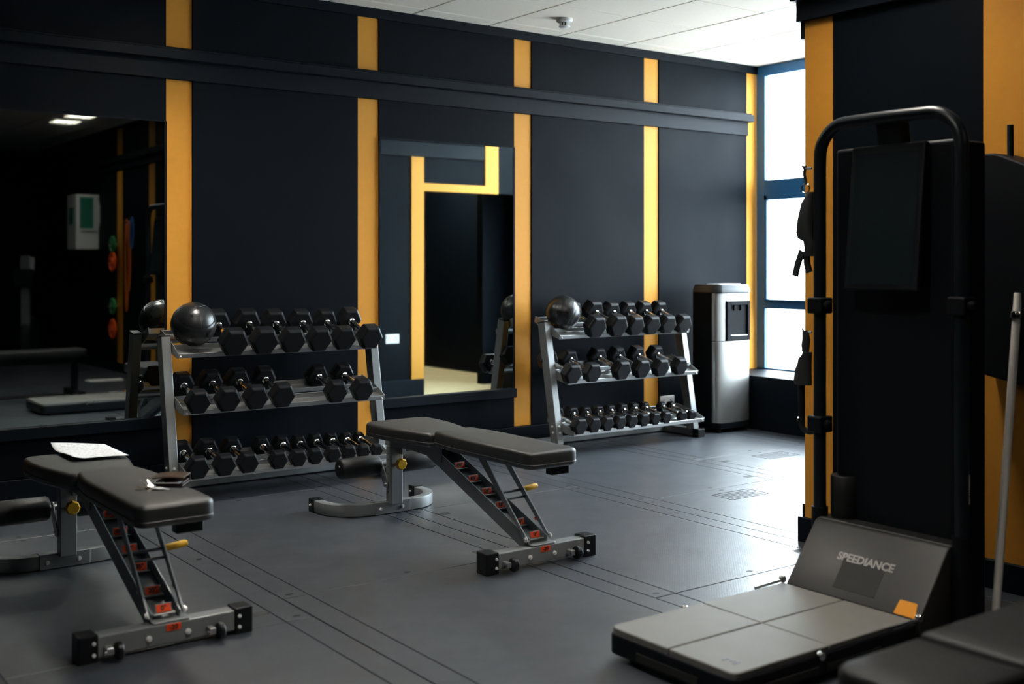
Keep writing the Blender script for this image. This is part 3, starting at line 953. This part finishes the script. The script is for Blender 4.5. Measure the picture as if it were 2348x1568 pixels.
top = g; bot = [(x, y, z - .0004) for x, y, z in g]
pp.add(top, fs); 
po_ = pp.build('paper_sheet', 'paper', None, smooth=True, loc=(1.32, 4.68, 0))
sm_ = po_.modifiers.new('thickness', 'SOLIDIFY'); sm_.thickness = .0004
tag(po_, 'handwritten sheet of white paper lying on the left bench seat', 'paper')

# ---- wallet
wl = thing('wallet', 'brown leather bifold wallet lying half open on left bench', 'wallet', (1.345, 3.80, .4885), R(-36))
def leaf(z0, tilt, L, W, name, y0=0):
    b = MB(); rings = []
    for i in range(9):
        a = i / 8; x = -L / 2 + L * a
        zz = z0 + tilt * a + .003 * math.sin(a * math.pi)
        rings.append([Vector((x, -W / 2, zz)), Vector((x, W / 2, zz + .002)), Vector((x, W / 2, zz + .006)), Vector((x, -W / 2, zz + .004))])
    b.loft(rings); return b.build(name, 'leather', wl, bevel=.001, seg=1)
leaf(0, .0, .100, .085, 'lower_flap'); leaf(.006, .002, .096, .080, 'card_pocket'); leaf(.026, .001, .106, .088, 'upper_flap')
sp = MB(); rings = []
for k in range(9):
    a = -math.pi / 2 + math.pi * k / 8
    rings.append([Vector((xx, .042 + .006 * math.cos(a) * 1.2, .016 + .014 * math.sin(a) + (.002 if e else -.002) * 0)) + Vector((0, (.003 if e else 0) * math.cos(a), (.003 if e else 0) * math.sin(a))) for xx, e in ((-.05, 0), (.05, 0), (.05, 1), (-.05, 1))])
sp.loft(rings); sp.build('spine', 'leather', wl, smooth=True)
MB().box(-.046, .040, -.046, .03, .012, .0135).build('bank_card', 'white', wl)
# ---- keys
kt = thing('key_bunch', 'bunch of silver keys with a white tag on left bench', 'keys', (1.265, 3.765, .4885), R(-30))
def key_mesh():
    b = MB()
    bow = [(.012 * math.cos(a) * (1.0 if math.cos(a) > 0 else 1.0), .011 * math.sin(a)) for a in [2 * math.pi * k / 14 for k in range(14)]]
    b.prism(bow, 0, .0022)
    bl = [(.009, -.0038), (.020, -.0038), (.024, -.0022), (.028, -.0038), (.032, -.002), (.036, -.0035), (.042, 0), (.036, .0038), (.009, .0038)]
    b.prism(bl, 0, .002)
    return b
km = key_mesh().mesh('key', bevel=.0004, seg=1); km.materials.append(M['brass'])
for rz, ry, dx, dy, z in ((R(198), 0, -.012, -.004, .0005), (R(160), R(-34), -.010, .006, .004), (R(215), R(-12), -.006, .002, .004), (R(265), R(4), .002, -.010, .002), (R(120), R(-22), -.004, .01, .006)):
    put('key', km, kt, (dx, dy, z), (0, ry, rz))
tg_ = MB(); tg_.prism(rounded([(.004, -.016), (.034, -.014), (.036, -.006), (.062, -.008), (.062, .004), (.036, .006), (.030, .014), (.006, .012)], .005), 0, .003)
tg_.build('key_tag', 'white', kt, bevel=.0006, seg=1, rot=(0, R(2), R(-22)), loc=(.006, -.006, .003))
rg = MB(); rg.tube([(.013 * math.cos(a), .013 * math.sin(a), .006 + .004 * math.cos(a)) for a in [2 * math.pi * k / 24 for k in range(25)]], .0011, 6, caps=False)
rg.build('key_ring', 'chrome', kt, smooth=True)

# ================================================================== WATER COOLER
wc = thing('water_cooler', 'silver and black floor-standing water cooler in the corner', 'water cooler', (6.28, 5.80, 0))
CW = .187
def bow(w, d, y0, k=12):
    return [(-w + 2 * w * i / k, y0 - d * (1 - ((2 * i / k) - 1) ** 2) ** .8) for i in range(k + 1)]
MB().prism(rounded([(-CW, .02), (CW, .02), (CW, .225), (-CW, .225)], .012, 3), .035, 1.035).build('cabinet', 'cooler_black', wc, bevel=.002, seg=1)
def front(z0, z1, name, par=wc, cut=None):
    """bowed silver panel with softly turned sides"""
    pts = rounded([(-CW + .002, .024), (-CW + .002, -.004), (-CW + .03, -.020)], .012, 4)[6:-6] if False else None
    outer = [(-CW + .001, .025), (-CW + .001, .006)] + [(x, y) for x, y in bow(CW - .012, .030, -.010, 18)] + [(CW - .001, .006), (CW - .001, .025)]
    b = MB(); b.prism(outer, z0, z1); return b
front(.075, .672, 'x').build('lower_panel', 'silver_panel', wc, smooth=True, angle=40)
# upper panel in four strips around the dispensing bay
bx0, bx1, bz0, bz1 = -.098, .150, .682, .968
def front_part(xa, xb, z0, z1):
    pts = [(x, y) for x, y in bow(CW - .012, .030, -.010, 60)]
    full = [(-CW + .001, .006)] + pts + [(CW - .001, .006)]
    sel = [(x, y) for x, y in full if xa - 1e-6 <= x <= xb + 1e-6]
    poly = [(sel[0][0], .025)] + sel + [(sel[-1][0], .025)]
    return MB().prism(poly, z0, z1)
front_part(-CW, bx0, .676, 1.028).build('upper_panel', 'silver_panel', wc, smooth=True, angle=40)
front_part(bx1, CW, .676, 1.028).build('upper_panel', 'silver_panel', wc, smooth=True, angle=40)
front_part(bx0, bx1, bz1, 1.028).build('upper_panel', 'silver_panel', wc, smooth=True, angle=40)
by = MB(); y0 = -.046
def rim(xa, xb, za, zb): by.box(xa, xb, y0, -.028, za, zb)
rim(bx0, bx0 + .038, .676, bz1); rim(bx1 - .026, bx1, .676, bz1); rim(bx0 + .038, bx1 - .026, bz1 - .030, bz1); rim(bx0 + .038, bx1 - .026, .676, .712)
bay = by.build('bay_frame', 'cooler_black', wc, bevel=.003, seg=1)
M['bay_dark'] = M['cooler_black']
MB().box(bx0 + .036, bx1 - .024, -.031, -.020, .70, bz1 - .02).build('bay_back', 'cooler_black', bay)
MB().box(bx0 + .04, bx1 - .028, -.044, -.030, .712, .718).build('drip_tray', 'rail_steel', bay, bevel=.001, seg=1)
for x in (-.015, .055):
    MB().lathe([(.006, 0), (.006, -.025), (.005, -.04), (.001, -.04)], Matrix.Translation((x, -.037, bz1 - .03)), n=14).build('tap', 'cooler_black', bay, smooth=True)
lid = MB()
lp = rounded([(-CW - .001, .02), (-CW + .02, -.036), (0, -.052), (CW - .02, -.036), (CW + .001, .02), (CW + .001, .228), (-CW - .001, .228)], [.02, .05, .10, .05, .02, .02, .02], 5)
def sc(pl_, k, dy=0): return [(x * k, .09 + (y - .09) * k + dy) for x, y in pl_]
rings = [[Vector((x, y, z)) for x, y in sc(lp, k)] for k, z in ((1.0, 1.030), (1.0, 1.048), (.985, 1.056), (.93, 1.086), (.90, 1.090))]
lid.loft(rings); lido = lid.build('lid', 'cooler_grey', wc, smooth=True, angle=30)
MB().prism(rounded([(-.10, .03), (.14, .03), (.15, .16), (-.11, .16)], .02), 1.089, 1.095).build('control_panel', 'white', lido, bevel=.002, seg=1)
MB().prism(lp, 1.026, 1.033).build('lid_gasket', 'cooler_black', wc)
MB().prism(sc(lp, .97, .004), .030, .074).build('plinth', 'cooler_black', wc, bevel=.003, seg=1)
for x in (-.14, .14):
    for y in (.0, .19):
        MB().lathe([(.018, 0), (.018, .032)], Matrix.Translation((x, y, 0)), n=12).build('foot', 'cooler_black', wc)

# ================================================================== SMART GYM MACHINE
gm = thing('cable_gym_machine', 'black folding cable gym machine with grey platform and screen', 'gym machine', (2.35, 2.16, 0))
DX, DY = .83, .535
MB().prism(rounded([(0, 0), (DX + .02, 0), (DX + .02, DY), (0, DY)], [.035, .01, .01, .035], 5), .018, .082).build('platform_base', 'machine', gm, bevel=.006)
for ix in range(2):
    for iy in range(2):
        x0 = .006 + ix * (DX / 2 - .002); x1 = x0 + DX / 2 - .006
        y0 = .006 + iy * (DY / 2 - .002); y1 = y0 + DY / 2 - .008
        rr = [.004] * 4
        if ix == 0: rr[0 if iy == 0 else 3] = .032
        MB().prism(rounded([(x0, y0), (x1, y0), (x1, y1), (x0, y1)], rr, 5), .080, .100).build('deck_panel', 'deck', gm, bevel=.003, seg=1)
for x, y in ((.10, -.002), (.40, -.002)):
    MB().box(x, x + .26, -.004, .002, .028, .050).build('grip_slot', 'ink', gm)
MB().box(-.003, .003, .14, .40, .028, .052).build('grip_slot', 'ink', gm)
for x in (.08, .72):
    for y in (.06, DY - .06):
        MB().lathe([(.022, 0), (.022, .02)], Matrix.Translation((x, y, 0)), n=14).build('foot', 'cap', gm)
lettering('M', .040, 'letter_dim', gm, frame_mtx((.075, .085, .1006), (0, -1, 0), (1, 0, 0)), sx=1.9, name='deck_emblem')
# hinge hardware on both sides of the deck
for y in (-.012, DY + .012):
    MB().cyl((.70, y, .098), (.86, y, .104), .006, 10).build('hinge_rod', 'chrome', gm, smooth=True)
    MB().lathe([(.012, -.008), (.014, 0), (.012, .008)], Matrix.Translation((.355, y, .085)) @ Matrix.Rotation(R(90), 4, 'X'), n=16).build('cable_roller', 'chrome', gm, smooth=True)
    MB().lathe([(.012, -.008), (.014, 0), (.012, .008)], Matrix.Translation((.845, y, .106)) @ Matrix.Rotation(R(90), 4, 'X'), n=16).build('cable_roller', 'chrome', gm, smooth=True)
# sloped console
cs = MB()
cs.prism([(.855, .09), (1.015, .298), (1.030, .305), (1.10, .305), (1.10, .02), (.87, .02)], -.005, DY + .005, 'y')
con = cs.build('console', 'console', gm, bevel=.006, seg=3, smooth=True)
MB().box(1.035, 1.115, -.006, DY + .006, .300, .309).build('console_top', 'console_top', gm, bevel=.003, seg=1)
sl = Vector((.16, 0, .208)).normalized()
cm = frame_mtx(Vector((.855, 0, .09)) + Vector((0, DY / 2, 0)), (0, -1, 0), sl)
MB().box(-.085, .085, .035, .142, -.001, .0012, cm).build('speaker_grille', 'grille', con)
lettering('SPEEDIANCE', .040, 'letter', con, cm @ Matrix.Translation((0.0, .150, .0012)), bold=.0012, sx=1.02)
MB().prism(rounded([(.175, .004), (.255, .004), (.245, .055), (.180, .055)], .006, 3), 0, .003, 'z', cm).build('pull_tab', 'orange', con)
# tower
tw = MB().box(1.105, 1.30, .03, DY - .02, .02, 1.665).build('tower', 'machine', gm, bevel=.012, seg=3)
lettering('SPEEDIANCE', .052, 'letter', tw, frame_mtx((1.165, .0292, 1.40), (0, 0, -1), (1, 0, 0)), bold=.001)
lettering('SPEEDIANCE', .018, 'letter_white', tw, frame_mtx((1.19, .0292, .47), (0, 0, -1), (1, 0, 0)), bold=.0008)
# U frame
yl, yr, xu = .552, -.026, 1.06
path = [(xu, yl, .30), (xu, yl, 1.60)]
for k in range(1, 9):
    a = k / 8 * math.pi / 2
    path.append((xu, yl - .12 + .12 * math.cos(a), 1.635 + .12 * math.sin(a)))
path += [(xu, (yl + yr) / 2, 1.757)]
for k in range(0, 9):
    a = math.pi / 2 - k / 8 * math.pi / 2
    path.append((xu, yr + .12 - .12 * math.cos(a), 1.635 + .12 * math.sin(a)))
path += [(xu, yr, 1.60), (xu, yr, .30)]
uf = MB().tube(path, .023, 16).build('hoop_frame', 'machine_frame', gm, smooth=True)
# rail carriage clamps with knobs
for y, zs in ((yl, (1.085, .645)), (yr, (1.10,))):
    for z in zs:
        cl = MB().box(xu - .036, xu + .036, y - .032, y + .032, z - .028, z + .032).build('carriage', 'machine', gm, bevel=.006)
        MB().lathe([(.010, 0), (.016, .008), (.018, .020), (.010, .026), (.001, .026)], Matrix.Translation((xu - .01, y - .030, z + .004)) @ Matrix.Rotation(R(90), 4, 'X'), n=16).build('knob', 'cap', cl, smooth=True)
# lower sleeves of the posts
for y in (yl, yr):
    MB().cyl((xu, y, .03), (xu, y, .34), .030, 16).build('post_sleeve', 'machine', gm, smooth=True)
# screen, leaning slightly
sm = frame_mtx(Vector((1.020, .264, 1.170)), (0, -1, 0), (.045, 0, .46))
bz = MB().box(-.150, .150, -.022, .495, -.030, .0, sm).build('screen_bezel', 'machine', gm, bevel=.006)
MB().box(-.131, .131, .0, .466, .0, .0012, sm).build('screen_glass', 'screen', bz)
ar = MB(); ar.prism([(1.090, 1.62), (1.075, 1.745), (1.13, 1.745), (1.15, 1.62)], .22, .32, 'y'); ar.build('screen_arm', 'machine', gm, bevel=.004)

# ---- things on and round the machine
fr_ = thing('foam_roller', 'black foam roller standing upright behind the grey console', 'foam roller', (2.35 + 1.105, 2.16 + .465, .309))
fr_.location = (3.460, 2.636, .309)
MB().lathe([(.050, 0), (.053, .004), (.053, .150), (.050, .154), (.024, .154), (.024, .148)], n=24).build('roller_body', 'foam', fr_, smooth=True, angle=50)

XS, YS = 2.35 + 1.06, 2.16 + .552 + .018
def hook(parent, x, y, z):
    MB().tube([(x, y, z), (x, y + .035, z), (x, y + .045, z + .012)], .0045, 8).build('hook', 'chrome', parent, smooth=True)
# upper: nylon strap with cuff
st = thing('ankle_strap', 'black padded cuff strap hanging from the machine post, upper', 'strap', (XS, YS, 1.60))
hook(st, 0, .020, .0)
MB().tube([(0, .050, .012), (0, .055, -.02), (0, .045, -.06)], .006, 8).build('strap_loop', 'strap', st, smooth=True)
rgm = MB().tube([(.0, .048 + .018 * math.cos(a), -.075 + .018 * math.sin(a)) for a in [2 * math.pi * k / 20 for k in range(21)]], .003, 6, caps=False); rgm.build('steel_ring', 'chrome', st, smooth=True)
cf = MB(); rings = []
for z, yo, w, th in ((-.09, .045, .018, .02), (-.13, .062, .03, .03), (-.19, .073, .036, .034), (-.24, .078, .038, .034), (-.262, .074, .036, .030), (-.275, .058, .026, .024), (-.30, .056, .024, .022), (-.33, .060, .026, .018)):
    rings.append([Vector((th * math.cos(a), yo - .03 + w * math.sin(a), z)) for a in [2 * math.pi * k / 18 for k in range(18)]])
cf.loft(rings); cf.build('cuff', 'strap', st, smooth=True)
for x, y1, z1 in ((-.012, .088, -.405), (.012, .040, -.39)):
    MB().tube([(x, .055, -.31), (x, (y1 + .055) / 2 + .004, -.36), (x, y1, z1)], .0045, 4, rx=.013, up=(1, 0, 0)).build('strap_tail', 'strap', st)
# lower: rope handle with carabiners
rp = thing('rope_handle', 'black cable handle with steel clips hanging low on machine post', 'handle', (XS, YS, .985))
hook(rp, 0, .020, .0)
MB().tube([(0, .050, .005), (0, .046, -.03), (0, .05, -.075)], [.012, .016, .014], 10).build('strap_loop', 'strap', rp, smooth=True)
for k_, (y, z) in enumerate(((.060, -.050), (.078, -.118), (.090, -.150))):
    MB().tube([(.006, y + .011 * math.cos(a), z + .020 * math.sin(a)) for a in [2 * math.pi * k / 18 for k in range(19)]], .003, 6, caps=False).build('carabiner', 'chrome', rp, smooth=True)
hb = MB(); rings = []
for z, yo, w in ((-.075, .050, .014), (-.11, .062, .028), (-.15, .070, .036), (-.185, .072, .040), (-.20, .070, .036)):
    rings.append([Vector((.022 * math.cos(a), yo - .01 + w * math.sin(a), z)) for a in [2 * math.pi * k / 16 for k in range(16)]])
hb.loft(rings); hb.build('webbing', 'strap', rp, smooth=True)
MB().tube([(0, .072, -.195), (0, .068, -.26), (0, .066, -.325)], .012, 12).build('grip', 'foam', rp, smooth=True)
MB().lathe([(.012, 0), (.014, -.010), (.001, -.012)], Matrix.Translation((0, .072, -.325)), n=14).build('end_fitting', 'chrome', rp, smooth=True)
MB().tube([(0, .030 + .038 * math.cos(a), -.345 + .030 * math.sin(a)) for a in [R(x_) for x_ in range(20, -200, -12)]], .010, 10).build('pulley_arm', 'machine', rp, smooth=True)

# black unit on the wall by the second gold strip
bu = thing('wall_unit', 'black wall-hung unit with rod on top over the gold strip', 'wall unit', (PX, 2.28, .80))
ub = MB(); ub.prism(rounded([(-.09, .0), (.12, .04), (.12, .85), (.02, .85), (-.10, .80), (-.16, .70), (-.16, .06)], .02, 4), -.16, -.005, 'x')
ub.build('body', 'machine', bu, bevel=.008)
MB().box(-.13, -.06, .07, .085, .2, .80).build('front_rib', 'cap', bu, bevel=.004)
MB().cyl((-.09, .0, .84), (-.09, .0, .955), .012, 12).build('rod', 'machine_frame', bu, smooth=True)

# silver bar leaning in the corner behind the bench
br = thing('straight_bar', 'silver straight bar leaning on the wall by the gold strip', 'bar', (3.70, 2.185, 0))
pa, pb_ = Vector((0, 0, .012)), Vector((.195, .028, 1.135))
MB().tube([pa, pb_], .0145, 14).build('shaft', 'bar', br, smooth=True)
dv = (pb_ - pa).normalized()
mm = frame_mtx(pa + dv * 1.06, dv.orthogonal(), dv.cross(dv.orthogonal()))
MB().lathe([(.022, -.012), (.024, -.006), (.024, .006), (.022, .012)], mm, n=18).build('collar', 'chrome', br, smooth=True)
MB().lathe([(.016, 0), (.016, .02), (.010, .026)], frame_mtx(pa - dv * .008, dv.orthogonal(), dv.cross(dv.orthogonal())), n=14).build('end_cap', 'band_blue', br, smooth=True)

# power cable loop on floor near the wall
cb = MB().tube([(3.80, 2.05, .010), (3.86, 2.12, .10), (3.92, 2.15, .19), (3.98, 2.10, .20), (4.00, 2.02, .10), (3.99, 1.9, .012)], .006, 8)
cbo = cb.build('power_cable', 'cap', None, smooth=True)
tag(cbo, 'black power cable looping up from the floor by the wall', 'cable')

# ================================================================== FOREGROUND BENCH
fb = thing('flat_bench', 'black padded bench in the near right corner of the view', 'bench', (1.85, 1.19, 0))
BL, BW = 1.22, .262
pad([(0, 0), (.300, 0), (.300, BW), (0, BW)], [.06, .015, .015, .06], .370, .438, .018)[0].build('seat_pad', 'vinyl_matt', fb, smooth=True, angle=60)
pad([(.306, 0), (BL, 0), (BL, BW), (.306, BW)], [.015, .05, .05, .015], .374, .446, .018)[0].build('back_pad', 'vinyl_matt', fb, smooth=True, angle=60)
MB().box(.05, BL - .04, BW / 2 - .03, BW / 2 + .03, .31, .370).build('frame_beam', 'machine', fb, bevel=.004)
for x in (.10, BL - .09):
    MB().box(x - .028, x + .028, BW / 2 - .025, BW / 2 + .025, .05, .312).build('leg', 'machine', fb, bevel=.004)
    MB().box(x - .03, x + .03, -.12, BW + .12, .006, .055).build('foot', 'machine', fb, bevel=.004)
    for y in (-.125, BW + .075):
        MB().box(x - .034, x + .034, y, y + .05, 0, .060).build('foot_cap', 'cap', fb, bevel=.004)

# ================================================================== THINGS SEEN IN THE LEFT MIRROR
fa = thing('first_aid_cabinet', 'white wall cabinet with green panel seen in the left mirror', 'cabinet', (PX, -1.75, 1.42))
MB().box(-.27, -.004, -.22, .18, .0, .66).build('body', 'white', fa, bevel=.01)
MB().prism(rounded([(-.235, .22), (-.02, .22), (.0, .32), (.0, .52), (-.02, .64), (-.235, .64)], .01, 3), .18, .205, 'y').build('side_door', 'towel', fa, bevel=.003, seg=1)
MB().box(-.235, -.08, .205, .212, .25, .62).build('green_window', 'green_sign', fa)
MB().box(-.276, -.27, -.12, .08, .30, .50).build('front_sign', 'green_sign', fa)
for nm, lab, z, mt in (('plate', 'orange weight plate high on the wall rack in the mirror', 1.27, 'disc_orange'), ('plate', 'green weight plate high on the wall rack in the mirror', 1.47, 'disc_green'), ('plate', 'green weight plate low on the wall rack in the mirror', .76, 'disc_green'), ('plate', 'orange weight plate low on the wall rack in the mirror', .50, 'disc_orange')):
    t = thing('weight_plate', lab, 'weight plate', (PX - .06, -.80, z), 0, 'coloured weight plates on the wall')
    m4 = Matrix.Rotation(R(-90), 4, 'Y')
    r_ = .115 if 'orange' in lab else .095
    MB().lathe([(.016, 0), (r_ - .01, 0), (r_, .006), (r_, .024), (r_ - .01, .03), (r_ * .8, .03), (r_ * .76, .022), (.045, .022), (.04, .03), (.016, .03)], m4, n=28).build('disc', mt, t, smooth=True)
    MB().lathe([(.015, -.056), (.015, .07), (.001, .07)], m4, n=14).build('peg', 'chrome', t, smooth=True)
    for k in range(3):
        a = 2 * math.pi * k / 3
        MB().lathe([(.014, .0225), (.014, .0245)], m4 @ Matrix.Translation((r_ * .6 * math.cos(a), r_ * .6 * math.sin(a), 0)), n=10).build('grip_hole', 'ink', t)
def band(lab, y, z0, z1, mt, w):
    t = thing('resistance_band', lab, 'resistance band', (PX - .05, y, z1), 0, 'resistance bands on the wall')
    MB().cyl((.049, 0, 0), (-.05, 0, 0), .008, 10).build('peg', 'chrome', t, smooth=True)
    h_ = z1 - z0
    pts = [(-.01, w * math.sin(a), .012 * 0 + .010 + (h_ / 2) * (math.cos(a) - 1)) for a in [2 * math.pi * k / 32 for k in range(33)]]
    MB().tube(pts, .004, 4, rx=.02, caps=False, up=(1, 0, 0)).build('band_loop', mt, t)
band('orange resistance band hanging on the wall seen in mirror, foremost', -.34, .72, 1.72, 'band_orange', .045)
band('orange resistance band hanging on the wall seen in mirror, hindmost', -.26, .95, 1.70, 'band_orange', .04)
band('short blue resistance band hanging on the wall seen in mirror', -.16, 1.42, 1.74, 'band_blue', .05)
# rower stored on end, far corner of the mirror
rw = thing('rowing_machine', 'grey rowing machine stored upright, faint in the left mirror', 'rowing machine', (3.45, -2.6, 0), R(30))
MB().box(-.05, .05, -.04, .04, .25, 1.35).build('rail', 'rail_steel', rw, bevel=.006)
MB().lathe([(.05, -.07), (.22, -.06), (.25, -.03), (.25, .03), (.22, .06), (.05, .07)], Matrix.Translation((0, -.16, .34)) @ Matrix.Rotation(R(90), 4, 'Y'), n=28).build('flywheel_drum', 'cooler_grey', rw, smooth=True)
MB().box(-.25, .25, -.06, .06, 0, .05).build('foot', 'steel', rw, bevel=.006)
MB().box(-.04, .04, -.06, .03, .05, .3).build('leg', 'steel', rw, bevel=.004)
MB().box(-.11, .11, .04, .12, .95, 1.18).build('seat', 'cap', rw, bevel=.01)
MB().box(-.08, .08, -.10, -.04, 1.15, 1.33).build('monitor', 'white', rw, bevel=.008)
# folded white towel on the floor
tw_ = MB()
tw_.prism(rounded([(-.19, -.09), (.19, -.07), (.17, .09), (-.18, .08)], .02, 3), 0, .012)
to = tw_.build('floor_towel', 'towel', None, bevel=.004, loc=(3.62, .12, .0005))
tag(to, 'white folded towel on the dark floor, seen in left mirror', 'towel')
